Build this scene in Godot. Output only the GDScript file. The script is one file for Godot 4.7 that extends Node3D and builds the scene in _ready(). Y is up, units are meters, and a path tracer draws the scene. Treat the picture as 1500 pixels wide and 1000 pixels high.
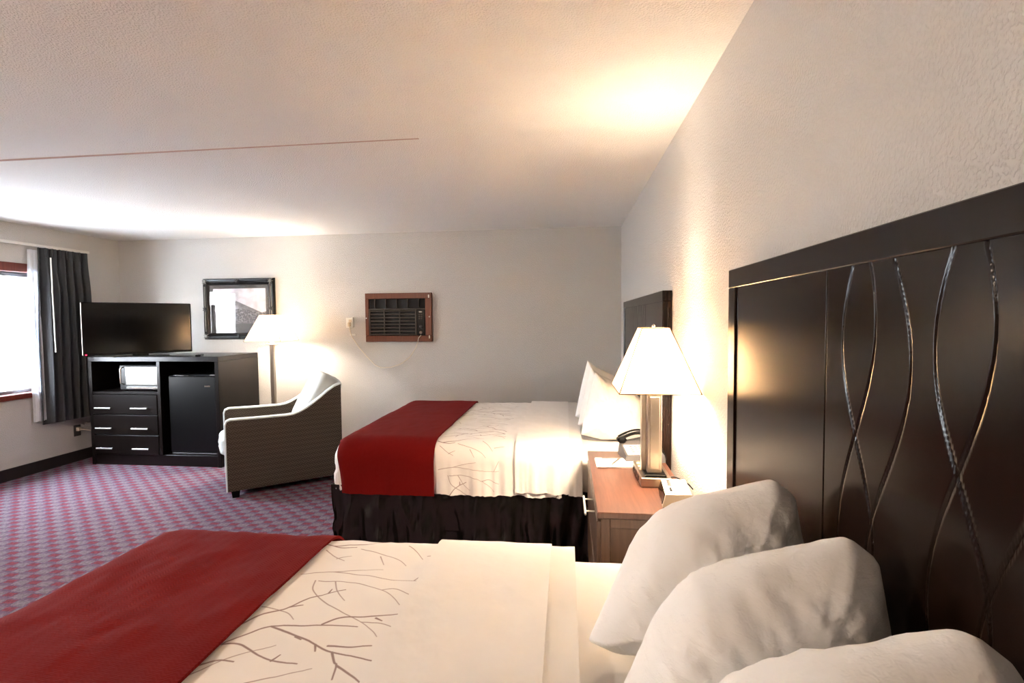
extends Node3D
# A motel room: headboard wall at x = 0, far wall at z = 0, window wall at x = -W.

const W := 5.803
const H := 2.44
const ZB := 7.0
const BED_R := 0.09
const BED_TOP := 0.70

var M := {}
var taken := {}


# ------------------------------------------------------------------ mesh builder
class Mb:
	var v := PackedVector3Array()
	var n := PackedVector3Array()
	var t := PackedVector2Array()
	var ix := PackedInt32Array()

	func tri(a: int, b: int, c: int, outward: Vector3) -> void:
		# clockwise seen from outside
		if (v[b] - v[a]).cross(v[c] - v[a]).dot(outward) > 0.0:
			ix.append_array(PackedInt32Array([a, c, b]))
		else:
			ix.append_array(PackedInt32Array([a, b, c]))

	func face(pts: Array, outward: Vector3) -> void:
		# a flat convex polygon
		var nn: Vector3 = (pts[1] - pts[0]).cross(pts[2] - pts[0]).normalized()
		if nn.dot(outward) < 0.0:
			nn = -nn
		var first := v.size()
		var ax: Vector3 = (pts[1] - pts[0]).normalized()
		var ay := nn.cross(ax)
		for p: Vector3 in pts:
			v.append(p)
			n.append(nn)
			t.append(Vector2(p.dot(ax), p.dot(ay)))
		for k in range(1, pts.size() - 1):
			tri(first, first + k, first + k + 1, nn)

	func box(c: Vector3, s: Vector3, bev := 0.0, b := Basis.IDENTITY) -> Mb:
		var h := s * 0.5
		var e := minf(bev, minf(h.x, minf(h.y, h.z)) * 0.9)
		var P := func(x: float, y: float, z: float) -> Vector3: return c + b * Vector3(x, y, z)
		for ax in 3:
			var a1 := (ax + 1) % 3
			var a2 := (ax + 2) % 3
			for sg: float in [-1.0, 1.0]:
				var pts := []
				for q: Array in [[-1, -1], [1, -1], [1, 1], [-1, 1]]:
					var w := Vector3.ZERO
					w[ax] = sg * h[ax]
					w[a1] = q[0] * (h[a1] - e)
					w[a2] = q[1] * (h[a2] - e)
					pts.append(P.call(w.x, w.y, w.z))
				var o := Vector3.ZERO
				o[ax] = sg
				face(pts, b * o)
			if e > 0.0:
				for s1: float in [-1.0, 1.0]:
					for s2: float in [-1.0, 1.0]:
						var pts := []
						for q: Array in [[-1, 0], [1, 0], [1, 1], [-1, 1]]:
							var w := Vector3.ZERO
							w[ax] = q[0] * (h[ax] - e)
							w[a1] = s1 * (h[a1] - (e if q[1] == 1 else 0.0))
							w[a2] = s2 * (h[a2] - (0.0 if q[1] == 1 else e))
							pts.append(P.call(w.x, w.y, w.z))
						var o := Vector3.ZERO
						o[a1] = s1
						o[a2] = s2
						face(pts, b * o)
		if e > 0.0:
			for sx: float in [-1.0, 1.0]:
				for sy: float in [-1.0, 1.0]:
					for sz: float in [-1.0, 1.0]:
						face([P.call(sx * h.x, sy * (h.y - e), sz * (h.z - e)), P.call(sx * (h.x - e), sy * h.y, sz * (h.z - e)), P.call(sx * (h.x - e), sy * (h.y - e), sz * h.z)], b * Vector3(sx, sy, sz))
		return self

	func span(a: Vector3, b: Vector3, bev := 0.0) -> Mb:
		return box((a + b) * 0.5, (b - a).abs(), bev)

	func hexa(p: Array) -> Mb:
		# p: four points of the bottom, then four of the top, in the same order
		var c := Vector3.ZERO
		for q: Vector3 in p:
			c += q / 8.0
		for f: Array in [[0, 1, 2, 3], [4, 5, 6, 7], [0, 1, 5, 4], [1, 2, 6, 5], [2, 3, 7, 6], [3, 0, 4, 7]]:
			var m: Vector3 = (p[f[0]] + p[f[1]] + p[f[2]] + p[f[3]]) / 4.0
			face([p[f[0]], p[f[1]], p[f[2]], p[f[3]]], m - c)
		return self

	func grid(rows: Array, hint: Vector3, uvs := [], loop := false) -> Mb:
		# rows of PackedVector3Array with smooth normals; hint: outward direction in the middle
		var nr := rows.size()
		var nc: int = rows[0].size()
		var first := v.size()
		var nn := PackedVector3Array()
		nn.resize(nr * nc)
		for i in nr - 1:
			for j in (nc if loop else nc - 1):
				var j2 := (j + 1) % nc
				var k: Vector3 = (rows[i + 1][j2] - rows[i][j]).cross(rows[i + 1][j] - rows[i][j2])
				nn[i * nc + j] += k
				nn[i * nc + j2] += k
				nn[(i + 1) * nc + j] += k
				nn[(i + 1) * nc + j2] += k
		var mid := (nr / 2) * nc + nc / 2
		var sg := 1.0 if nn[mid].dot(hint) >= 0.0 else -1.0
		for i in nr:
			for j in nc:
				v.append(rows[i][j])
				n.append((nn[i * nc + j] * sg).normalized() if nn[i * nc + j].length() > 1e-14 else hint.normalized())
				t.append(uvs[i][j] if uvs.size() else Vector2(float(j) / nc, float(i) / nr))
		for i in nr - 1:
			for j in (nc if loop else nc - 1):
				var j2 := (j + 1) % nc
				var a := first + i * nc + j
				var b := first + i * nc + j2
				var c := first + (i + 1) * nc + j2
				var d := first + (i + 1) * nc + j
				# the cross product above points along n when sg > 0
				if sg > 0.0:
					ix.append_array(PackedInt32Array([a, c, b, a, d, c]))
				else:
					ix.append_array(PackedInt32Array([a, b, c, a, c, d]))
		return self

	func shell(rows: Array, hint: Vector3, thick: float, uvs := []) -> Mb:
		# a sheet with thickness: outer face, inner face and rims
		var first := v.size()
		var nr := rows.size()
		var nc: int = rows[0].size()
		grid(rows, hint, uvs)
		var inner := []
		for i in nr:
			var r := PackedVector3Array()
			for j in nc:
				r.append(v[first + i * nc + j] - n[first + i * nc + j] * thick)
			inner.append(r)
		grid(inner, -hint, uvs)
		var rims := [[], [], [], []]
		for j in nc:
			rims[0].append([rows[0][j], inner[0][j], 0, j])
			rims[1].append([rows[nr - 1][j], inner[nr - 1][j], nr - 1, j])
		for i in nr:
			rims[2].append([rows[i][0], inner[i][0], i, 0])
			rims[3].append([rows[i][nc - 1], inner[i][nc - 1], i, nc - 1])
		for k in 4:
			var ra := PackedVector3Array()
			var rm := PackedVector3Array()
			var rb := PackedVector3Array()
			var ua := []
			var m: Array = rims[k][rims[k].size() / 2]
			var inward: Vector3
			if k < 2:
				inward = rows[1 if k == 0 else nr - 2][m[3]] - rows[m[2]][m[3]]
			else:
				inward = rows[m[2]][1 if k == 2 else nc - 2] - rows[m[2]][m[3]]
			for q: Array in rims[k]:
				ra.append(q[0])
				rb.append(q[1])
				ua.append(uvs[q[2]][q[3]] if uvs.size() else Vector2.ZERO)
			grid([ra, rb], -inward, [ua, ua])
		return self

	func tube(pts: Array, rad: float, sides := 8, rad_end := -1.0) -> Mb:
		var rows := []
		var prev := Vector3.ZERO
		for i in pts.size():
			var d: Vector3 = (pts[mini(i + 1, pts.size() - 1)] - pts[maxi(i - 1, 0)]).normalized()
			if prev == Vector3.ZERO:
				prev = d.cross(Vector3.UP if absf(d.y) < 0.9 else Vector3.RIGHT).normalized()
			prev = (prev - d * prev.dot(d)).normalized()
			var w := d.cross(prev)
			var r := rad if rad_end < 0.0 else lerpf(rad, rad_end, float(i) / (pts.size() - 1))
			var ring := PackedVector3Array()
			for k in sides:
				var a := TAU * k / sides
				ring.append(pts[i] + (prev * cos(a) + w * sin(a)) * r)
			rows.append(ring)
		var mid: int = rows.size() / 2
		grid(rows, rows[mid][sides / 2] - pts[mid], [], true)
		face(Array(rows[0]), pts[0] - pts[1])
		face(Array(rows[-1]), pts[-1] - pts[-2])
		return self

	func lathe(profile: Array, c: Vector3, sides := 24) -> Mb:
		# profile: Vector2(radius, height)
		var rows := []
		for q: Vector2 in profile:
			var ring := PackedVector3Array()
			for k in sides:
				var a := TAU * k / sides
				ring.append(c + Vector3(cos(a) * q.x, q.y, sin(a) * q.x))
			rows.append(ring)
		var mid: int = rows.size() / 2
		var o: Vector3 = rows[mid][sides / 2] - c
		o.y = 0.0
		return grid(rows, o, [], true)

	func prism(poly: PackedVector2Array, o: Vector3, ux: Vector3, uy: Vector3, depth: Vector3) -> Mb:
		# a polygon in the axes ux, uy at o, extruded by depth
		var tr := Geometry2D.triangulate_polygon(poly)
		var c := Vector2.ZERO
		for q in poly:
			c += q / poly.size()
		for k in range(0, tr.size(), 3):
			for e in 2:
				var pts := []
				for m in 3:
					var q := poly[tr[k + m]]
					pts.append(o + ux * q.x + uy * q.y + depth * e)
				face(pts, depth if e == 1 else -depth)
		var turn := 0.0
		for k in poly.size():
			turn += poly[k].cross(poly[(k + 1) % poly.size()])
		for k in poly.size():
			var a := poly[k]
			var b := poly[(k + 1) % poly.size()]
			var nn := Vector2(b.y - a.y, a.x - b.x) * signf(turn)
			var pa := o + ux * a.x + uy * a.y
			var pb := o + ux * b.x + uy * b.y
			face([pa, pb, pb + depth, pa + depth], ux * nn.x + uy * nn.y)
		return self

	func mesh() -> ArrayMesh:
		var a := []
		a.resize(Mesh.ARRAY_MAX)
		a[Mesh.ARRAY_VERTEX] = v
		a[Mesh.ARRAY_NORMAL] = n
		a[Mesh.ARRAY_TEX_UV] = t
		a[Mesh.ARRAY_INDEX] = ix
		var m := ArrayMesh.new()
		m.add_surface_from_arrays(Mesh.PRIMITIVE_TRIANGLES, a)
		return m


# ------------------------------------------------------------------ scene helpers
func numbered(called: String) -> String:
	var k: int = taken.get(called, 0)
	taken[called] = k + 1
	return called if k == 0 else "%s_%03d" % [called, k]


func tag(o: Node3D, label: String, category: String, group := "") -> Node3D:
	o.set_meta("label", label)
	o.set_meta("category", category)
	if group:
		o.set_meta("group", group)
	return o


func thing(called: String, label: String, category: String, at := Vector3.ZERO, turn := 0.0, group := "") -> Node3D:
	var o := Node3D.new()
	o.name = numbered(called)
	add_child(o)
	o.position = at
	o.rotation.y = turn
	return tag(o, label, category, group)


func part(parent: Node, called: String, b: Mb, m: Material, label := "") -> MeshInstance3D:
	var o := MeshInstance3D.new()
	o.name = called
	o.mesh = b.mesh()
	o.material_override = m
	parent.add_child(o, true)
	if label:
		o.set_meta("label", label)
	return o


func struct(called: String, b: Mb, m: Material) -> MeshInstance3D:
	var o := part(self, called, b, m)
	o.set_meta("kind", "structure")
	return o


func copy(src: Node3D, at: Vector3, turn: float, label := "") -> Node3D:
	var base_name := String(src.name)
	var cut := base_name.rfind("_")
	if cut > 0 and base_name.substr(cut + 1).is_valid_int():
		base_name = base_name.substr(0, cut)
	var o := src.duplicate()
	o.name = numbered(base_name)
	add_child(o)
	o.position = at
	o.rotation.y = turn
	if label:
		o.set_meta("label", label)
	return o


func mat(color: Color, rough := 0.6, metal := 0.0, spec := 0.5) -> StandardMaterial3D:
	var m := StandardMaterial3D.new()
	m.albedo_color = color
	m.roughness = rough
	m.metallic = metal
	m.metallic_specular = spec
	return m


func noise(sd: int, freq: float, oct := 3, kind := FastNoiseLite.TYPE_SIMPLEX_SMOOTH) -> FastNoiseLite:
	var f := FastNoiseLite.new()
	f.seed = sd
	f.frequency = freq
	f.noise_type = kind
	f.fractal_octaves = oct
	return f


func height(m: StandardMaterial3D, f: FastNoiseLite, size: int, cm: float, scale: Vector3, world := true, curve := Vector2(0, 1)) -> void:
	var im := f.get_seamless_image(size, size)
	if curve != Vector2(0, 1):
		im.convert(Image.FORMAT_L8)
		var d := im.get_data()
		for k in d.size():
			d[k] = int(255.0 * smoothstep(curve.x, curve.y, d[k] / 255.0))
		im = Image.create_from_data(size, size, false, Image.FORMAT_L8, d)
	m.heightmap_enabled = true
	m.heightmap_texture = ImageTexture.create_from_image(im)
	m.heightmap_scale = cm
	m.uv1_triplanar = true
	m.uv1_world_triplanar = world
	m.uv1_scale = scale


func picture(w: int, h: int, f: Callable) -> ImageTexture:
	var d := PackedByteArray()
	d.resize(w * h * 3)
	var k := 0
	for y in h:
		for x in w:
			var c: Color = f.call(x, y)
			d[k] = int(clampf(c.r, 0, 1) * 255)
			d[k + 1] = int(clampf(c.g, 0, 1) * 255)
			d[k + 2] = int(clampf(c.b, 0, 1) * 255)
			k += 3
	return ImageTexture.create_from_image(Image.create_from_data(w, h, false, Image.FORMAT_RGB8, d))


func wood(dark: Color, light: Color, sd: int, rough: float, scale := Vector3(1, 1, 1), vertical := true) -> StandardMaterial3D:
	var f := noise(sd, 1.0, 4)
	var m := mat(Color.WHITE, rough)
	m.albedo_texture = picture(256, 256, func(x: int, y: int) -> Color:
		var a := TAU * x / 256.0
		var b := TAU * y / 256.0
		# seamless grain: long along y, fine across x
		var g := f.get_noise_3d(cos(a) * 5.0 + cos(b) * 0.35, sin(a) * 5.0 + sin(b) * 0.35, cos(b) * 0.3)
		var fine := f.get_noise_3d(cos(a) * 16.0 + 40.0, sin(a) * 16.0, cos(b) * 1.1)
		return dark.lerp(light, clampf(0.5 + g * 0.6 + fine * 0.45, 0, 1)))
	m.uv1_triplanar = true
	m.uv1_scale = scale
	if not vertical:
		m.uv1_triplanar_sharpness = 4.0
	return m


func cloth(color: Color, rough := 0.9, sheen := 0.3) -> StandardMaterial3D:
	var m := mat(color, rough, 0.0, 0.3)
	m.rim_enabled = sheen > 0.0
	m.rim = sheen
	m.rim_tint = 0.5
	return m


# ------------------------------------------------------------------ start
func _ready() -> void:
	camera_and_light()
	materials()
	room()
	window_wall()
	beds()
	nightstand()
	cabinet()
	armchair()
	wall_things()
	floor_lamp()
	ceiling_light()


func camera_and_light() -> void:
	var yaw := 0.1114
	var pitch := 0.0443
	var roll := -0.0090
	var fwd := Vector3(-sin(yaw) * cos(pitch), -sin(pitch), -cos(yaw) * cos(pitch))
	var right := Vector3(cos(yaw), 0, -sin(yaw))
	var up := right.cross(fwd)
	var r2 := right * cos(roll) + up * sin(roll)
	var u2 := up * cos(roll) - right * sin(roll)
	var cam := Camera3D.new()
	cam.name = "camera"
	cam.transform = Transform3D(Basis(r2, u2, -fwd), Vector3(-0.5741, 1.4725, 5.2068))
	cam.fov = rad_to_deg(2.0 * atan(500.0 / 711.78))
	cam.near = 0.02
	cam.far = 200.0
	add_child(cam)
	cam.current = true
	var e := Environment.new()
	var s := ProceduralSkyMaterial.new()
	s.sky_top_color = Color(0.88, 0.93, 1.0)
	s.sky_horizon_color = Color(0.97, 0.985, 1.0)
	s.ground_bottom_color = Color(0.75, 0.76, 0.76)
	s.ground_horizon_color = Color(0.9, 0.92, 0.93)
	s.energy_multiplier = 7.8
	e.background_mode = Environment.BG_SKY
	e.sky = Sky.new()
	e.sky.sky_material = s
	e.tonemap_mode = Environment.TONE_MAPPER_LINEAR
	e.tonemap_exposure = 8.7
	e.sdfgi_enabled = true
	e.ssao_enabled = true
	e.ssil_enabled = true
	var we := WorldEnvironment.new()
	we.name = "environment"
	we.environment = e
	add_child(we)


func lamp_light(parent: Node3D, at: Vector3, color: Color, energy: float) -> void:
	var l := OmniLight3D.new()
	l.name = "bulb_light"
	l.position = at
	l.light_color = color
	l.light_energy = energy
	l.light_size = 0.08
	l.omni_range = 12.0
	l.omni_attenuation = 2.0
	l.shadow_enabled = true
	parent.add_child(l)


func materials() -> void:
	M.wall = mat(Color(0.79, 0.775, 0.755), 0.75, 0.0, 0.35)
	height(M.wall, noise(3, 0.04, 4), 1024, 0.14, Vector3(2.3, 1.9, 2.3), true, Vector2(0.4, 0.7))
	M.ceiling = mat(Color(0.93, 0.92, 0.905), 0.9, 0.0, 0.2)
	height(M.ceiling, noise(5, 0.08, 4), 1024, 0.17, Vector3(1.1, 1.1, 1.1), true, Vector2(0.3, 0.8))
	# carpet: woven checks of red and grey-lilac yarn
	var f := noise(11, 0.35, 2)
	var g := noise(12, 0.05, 2)
	M.carpet = mat(Color.WHITE, 1.0, 0.0, 0.1)
	M.carpet.albedo_texture = picture(512, 512, func(x: int, y: int) -> Color:
		var wx := x + 7.0 * g.get_noise_2d(x * 2.0, y * 2.0 + 300.0) + 4.0 * f.get_noise_2d(x, y)
		var wy := y + 7.0 * g.get_noise_2d(x * 2.0 + 500.0, y * 2.0)
		var cx := floori(wx / 64.0)
		var cy := floori(wy / 51.2)
		var fx := fposmod(wx / 64.0, 1.0)
		var fy := fposmod(wy / 51.2, 1.0)
		var base := Color(0.55, 0.50, 0.53)
		var red := Color(0.565, 0.30, 0.345)
		var lilac := Color(0.47, 0.39, 0.465)
		var c := base
		if posmod(cx + cy, 2) == 0:
			var inside := smoothstep(0.1, 0.25, fy) * (1.0 - smoothstep(0.65, 0.82, fy)) * smoothstep(0.02, 0.15, fx) * (1.0 - smoothstep(0.8, 0.97, fx))
			c = lilac.lerp(red, inside)
		else:
			c = base.lerp(lilac, 0.6 * (1.0 - smoothstep(0.15, 0.4, fy)))
		var yarn := 0.86 + 0.14 * sin(y * TAU / 5.333)
		return c * (yarn + 0.28 * f.get_noise_2d(x, y * 2) + 0.12 * g.get_noise_2d(x, y)))
	height(M.carpet, noise(13, 0.25, 2), 512, 0.25, Vector3(1.65, 1.65, 1.65))
	M.tape = mat(Color(0.74, 0.645, 0.605), 0.9)
	M.base = mat(Color(0.13, 0.10, 0.09), 0.45)
	M.espresso = wood(Color(0.085, 0.045, 0.026), Color(0.125, 0.072, 0.046), 21, 0.2, Vector3(1.6, 1.2, 1.6))
	M.cherry = wood(Color(0.27, 0.16, 0.118), Color(0.37, 0.24, 0.185), 22, 0.3, Vector3(1.8, 1.8, 1.8))
	M.night_side = wood(Color(0.30, 0.21, 0.15), Color(0.38, 0.28, 0.21), 23, 0.35, Vector3(1.6, 1.2, 1.6))
	M.cabinet = wood(Color(0.05, 0.035, 0.03), Color(0.08, 0.058, 0.05), 24, 0.28, Vector3(1.6, 1.2, 1.6))
	M.espresso.metallic_specular = 0.33
	M.cabinet.metallic_specular = 0.36
	M.trim = wood(Color(0.36, 0.13, 0.09), Color(0.47, 0.2, 0.14), 26, 0.35, Vector3(2, 2, 2))
	M.ac_wood = wood(Color(0.36, 0.17, 0.09), Color(0.46, 0.25, 0.14), 27, 0.4, Vector3(2, 2, 2))
	M.linen = cloth(Color(0.93, 0.915, 0.895), 0.85, 0.2)
	height(M.linen, noise(31, 0.012, 3), 512, 0.1, Vector3(2.2, 2.2, 2.2))
	M.pillow = cloth(Color(0.95, 0.94, 0.925), 0.85, 0.2)
	var cr := noise(33, 0.010, 4)
	cr.fractal_type = FastNoiseLite.FRACTAL_RIDGED
	cr.domain_warp_enabled = true
	cr.domain_warp_amplitude = 40.0
	height(M.pillow, cr, 512, 0.42, Vector3(1.3, 2.1, 1.3), false)
	M.hem = cloth(Color(0.90, 0.885, 0.86), 0.85, 0.2)
	M.duvet = cloth(Color.WHITE, 0.85, 0.2)
	M.duvet.albedo_texture = branch_print()
	M.duvet.uv1_scale = Vector3(1.0 / 0.64, 1.0 / 2.3, 1)
	M.duvet.uv1_offset = Vector3(1.42 / 0.64, 0.5, 0)
	# red runner: knitted zigzag relief
	M.red = cloth(Color(0.42, 0.03, 0.017), 0.95, 0.15)
	M.red.rim_tint = 1.0
	var zig := picture(256, 256, func(x: int, y: int) -> Color:
		var ph := y + 10.0 * sin(TAU * x / 64.0)
		var k := 0.5 + 0.5 * sin(TAU * ph / 16.0)
		return Color(k, k, k))
	M.red.heightmap_enabled = true
	M.red.heightmap_texture = zig
	M.red.heightmap_scale = 0.05
	M.red.uv1_scale = Vector3(7, 7, 1)
	M.skirt = mat(Color(0.052, 0.046, 0.032), 0.27, 0.0, 0.6)
	# woven upholstery
	var h := noise(41, 0.3, 2)
	M.weave = cloth(Color.WHITE, 0.95, 0.2)
	M.weave.albedo_texture = picture(256, 256, func(x: int, y: int) -> Color:
		var a := (x + y) % 32
		var b := posmod(x - y, 32)
		var strip := ((x + y) / 32 + floori((x - y) / 32.0)) % 2
		var k := a if strip == 0 else b
		var c := Color(0.27, 0.235, 0.205)
		if k % 16 < 6:
			c = Color(0.365, 0.325, 0.285)
		return c * (1.0 + 0.3 * h.get_noise_2d(x, y)))
	M.weave.uv1_triplanar = true
	M.weave.uv1_scale = Vector3(2.9, 2.9, 2.9)
	M.pale = cloth(Color(0.80, 0.83, 0.83), 0.8, 0.3)
	M.black = mat(Color(0.012, 0.012, 0.013), 0.32, 0.0, 0.35)
	M.black_matte = mat(Color(0.025, 0.025, 0.025), 0.7)
	M.screen = mat(Color(0.012, 0.012, 0.014), 0.12)
	M.grey_plastic = mat(Color(0.30, 0.29, 0.29), 0.4)
	M.dark_grille = mat(Color(0.25, 0.215, 0.18), 0.45)
	M.nickel = mat(Color(0.66, 0.62, 0.575), 0.32, 1.0)
	M.chrome = mat(Color(0.88, 0.88, 0.87), 0.15, 1.0)
	M.white_plastic = mat(Color(0.88, 0.87, 0.84), 0.4)
	M.cream = mat(Color(0.82, 0.75, 0.64), 0.45)
	M.cord = mat(Color(0.88, 0.84, 0.76), 0.5)
	M.paper = mat(Color(0.93, 0.92, 0.90), 0.9)
	M.shade = cloth(Color(0.93, 0.90, 0.85), 0.9, 0.0)
	M.shade.backlight_enabled = true
	M.shade.backlight = Color(0.95, 0.9, 0.82)
	M.shade_trim = cloth(Color(0.50, 0.40, 0.30), 0.8, 0.0)
	M.bulb = mat(Color.WHITE, 0.4)
	M.bulb.emission_enabled = true
	M.bulb.emission = Color(1.0, 0.88, 0.7)
	M.bulb.emission_energy_multiplier = 4.0
	M.dome = mat(Color(0.9, 0.88, 0.85), 0.4)
	M.dome.emission_enabled = true
	M.dome.emission = Color(1.0, 0.93, 0.86)
	M.dome.emission_energy_multiplier = 0.6
	M.led = mat(Color(0.4, 0.02, 0.05), 0.4)
	M.led.emission_enabled = true
	M.led.emission = Color(1.0, 0.1, 0.2)
	M.led.emission_energy_multiplier = 2.0
	M.glass = mat(Color(1, 1, 1, 0.04), 0.03)
	M.glass.transparency = BaseMaterial3D.TRANSPARENCY_ALPHA
	M.alu = mat(Color(0.42, 0.43, 0.44), 0.4, 0.8)
	M.drape = cloth(Color(0.27, 0.275, 0.28), 0.9, 0.25)
	height(M.drape, noise(51, 0.2, 2), 256, 0.15, Vector3(3, 3, 3), false)
	M.sheer = cloth(Color(0.92, 0.92, 0.92), 0.9, 0.0)
	M.sheer.backlight_enabled = true
	M.sheer.backlight = Color(0.8, 0.82, 0.85)
	M.handle = mat(Color(0.9, 0.89, 0.87), 0.38, 0.7)
	M.frame_black = mat(Color(0.035, 0.035, 0.033), 0.3)
	M.frame_silver = mat(Color(0.5, 0.49, 0.46), 0.35, 0.8)
	M.mat_board = mat(Color(0.10, 0.10, 0.10), 0.8)
	M.print_art = mat(Color.WHITE, 0.7)
	M.print_art.albedo_texture = landscape_print()
	M.pavement = mat(Color(0.78, 0.78, 0.77), 0.95)


func branch_print() -> ImageTexture:
	# thin bare branches printed on white cotton: 0.64 m along the bed, 2.3 m across
	var pw := 512
	var ph := 1840
	var d := PackedFloat32Array()
	d.resize(pw * ph)
	var lines := [
		[1, -1.37, -0.22, -1.33, -0.26, -1.29, -0.29, -1.21, -0.30, -1.14, -0.31, -1.08, -0.31],
		[1, -1.29, -0.29, -1.23, -0.27, -1.15, -0.24, -1.10, -0.22, -1.04, -0.21, -0.98, -0.20],
		[1, -1.21, -0.26, -1.19, -0.25], [1, -1.15, -0.24, -1.14, -0.22],
		[1, -1.10, -0.22, -1.08, -0.19, -1.07, -0.18, -1.06, -0.14], [1, -1.07, -0.18, -1.02, -0.15, -0.99, -0.13],
		[1, -1.12, -0.24, -1.07, -0.24, -1.02, -0.25], [1, -1.37, -0.22, -1.32, -0.22, -1.25, -0.19, -1.21, -0.18, -1.16, -0.18],
		[1, -1.22, -0.18, -1.21, -0.20], [1, -1.38, -0.15, -1.34, -0.17, -1.30, -0.17],
		[1, -1.37, -0.29, -1.34, -0.33, -1.29, -0.37, -1.25, -0.42, -1.18, -0.46], [1, -1.22, -0.44, -1.22, -0.46],
		[1, -1.29, -0.37, -1.26, -0.38], [1, -1.17, -0.31, -1.14, -0.34, -1.09, -0.35, -1.00, -0.37], [1, -1.05, -0.35, -1.03, -0.34],
		[0, -1.29, -0.50, -1.27, -0.45, -1.21, -0.40, -1.14, -0.36, -1.08, -0.33, -1.04, -0.30, -1.02, -0.28],
		[0, -1.35, -0.53, -1.26, -0.55, -1.17, -0.54, -1.08, -0.53, -0.98, -0.53], [0, -1.26, -0.55, -1.18, -0.57, -1.12, -0.58],
		[0, -1.28, -0.50, -1.20, -0.50, -1.11, -0.48, -1.05, -0.45, -1.01, -0.41], [0, -1.08, -0.47, -1.04, -0.48, -0.98, -0.45],
		[1, -1.37, -0.72, -1.30, -0.70, -1.26, -0.71], [1, -1.34, -0.71, -1.25, -0.73, -1.19, -0.76, -1.12, -0.77],
		[0, -1.24, -0.70, -1.15, -0.67, -1.09, -0.64, -1.06, -0.61], [0, -1.16, -0.66, -1.13, -0.61],
		[0, -1.35, -0.68, -1.30, -0.64, -1.26, -0.62], [0, -1.29, -0.63, -1.25, -0.65], [0, -1.09, -0.73, -1.05, -0.69, -1.02, -0.65],
		[0, -1.01, -0.67, -0.95, -0.68], [0, -1.38, -0.11, -1.33, -0.17, -1.24, -0.23], [0, -1.25, -0.10, -1.18, -0.14, -1.12, -0.17],
		[0, -1.23, -0.50, -1.20, -0.45, -1.16, -0.41], [0, -1.01, -0.53, -0.98, -0.59], [0, -1.36, -0.36, -1.29, -0.35, -1.25, -0.32],
		[0, -1.08, -0.33, -1.03, -0.33, -0.98, -0.31],
	]
	for shift: Array in [[0.07, false], [0.75, true], [1.42, false], [-0.61, true]]:
		for l: Array in lines:
			var c := Curve2D.new()
			var pts := []
			for k in range(1, l.size(), 2):
				var u: float = l[k]
				if shift[1]:
					u = -2.34 - u
				pts.append(Vector2((u + 1.42) / 0.64 * pw, (l[k + 1] + shift[0] + 1.15) / 2.3 * ph))
			for k in pts.size():
				var tg: Vector2 = (pts[mini(k + 1, pts.size() - 1)] - pts[maxi(k - 1, 0)]) / 6.0
				c.add_point(pts[k], -tg, tg)
			var len := c.get_baked_length()
			var r0 := 2.3 if l[0] == 1 else 1.5
			var s := 0.0
			while s < len:
				var q := c.sample_baked(s)
				var r := lerpf(r0, r0 * 0.6, s / len)
				for y in range(maxi(0, int(q.y - r - 2)), mini(ph, int(q.y + r + 3))):
					for x in range(int(q.x - r - 2), int(q.x + r + 3)):
						var a := clampf(r + 0.5 - Vector2(x, y).distance_to(q), 0, 1)
						var at := y * pw + posmod(x, pw)
						d[at] = maxf(d[at], a * (1.0 if l[0] == 1 else 0.75))
				s += 1.2
	var white := Color(0.93, 0.915, 0.895)
	var brown := Color(0.60, 0.52, 0.50)
	return picture(pw, ph, func(x: int, y: int) -> Color: return white.lerp(brown, d[y * pw + x]))


func landscape_print() -> ImageTexture:
	var f := noise(61, 0.012, 4)
	var g := noise(62, 0.09, 2, FastNoiseLite.TYPE_CELLULAR)
	return picture(320, 256, func(x: int, y: int) -> Color:
		var u := x / 320.0
		var w := y / 256.0
		var k := 0.80 + 0.16 * f.get_noise_2d(x, y)
		var ridge := 0.22 + 0.42 * maxf(0.0, u - 0.3) / 0.7 + 0.5 * maxf(0.0, 0.3 - u)
		if w > ridge:
			k = 0.34 + 0.5 * smoothstep(ridge, ridge + 0.35, w) + 0.1 * f.get_noise_2d(x * 2, y * 2)
		if w > 0.54 + 0.05 * sin(u * 9.0):
			k = 0.75 + 0.75 * g.get_noise_2d(x, y)
		if w > 0.86:
			k = 0.13 + 0.05 * f.get_noise_2d(x * 4, y * 4)
		return Color(k * 1.0, k * 0.97, k * 1.0))


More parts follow.
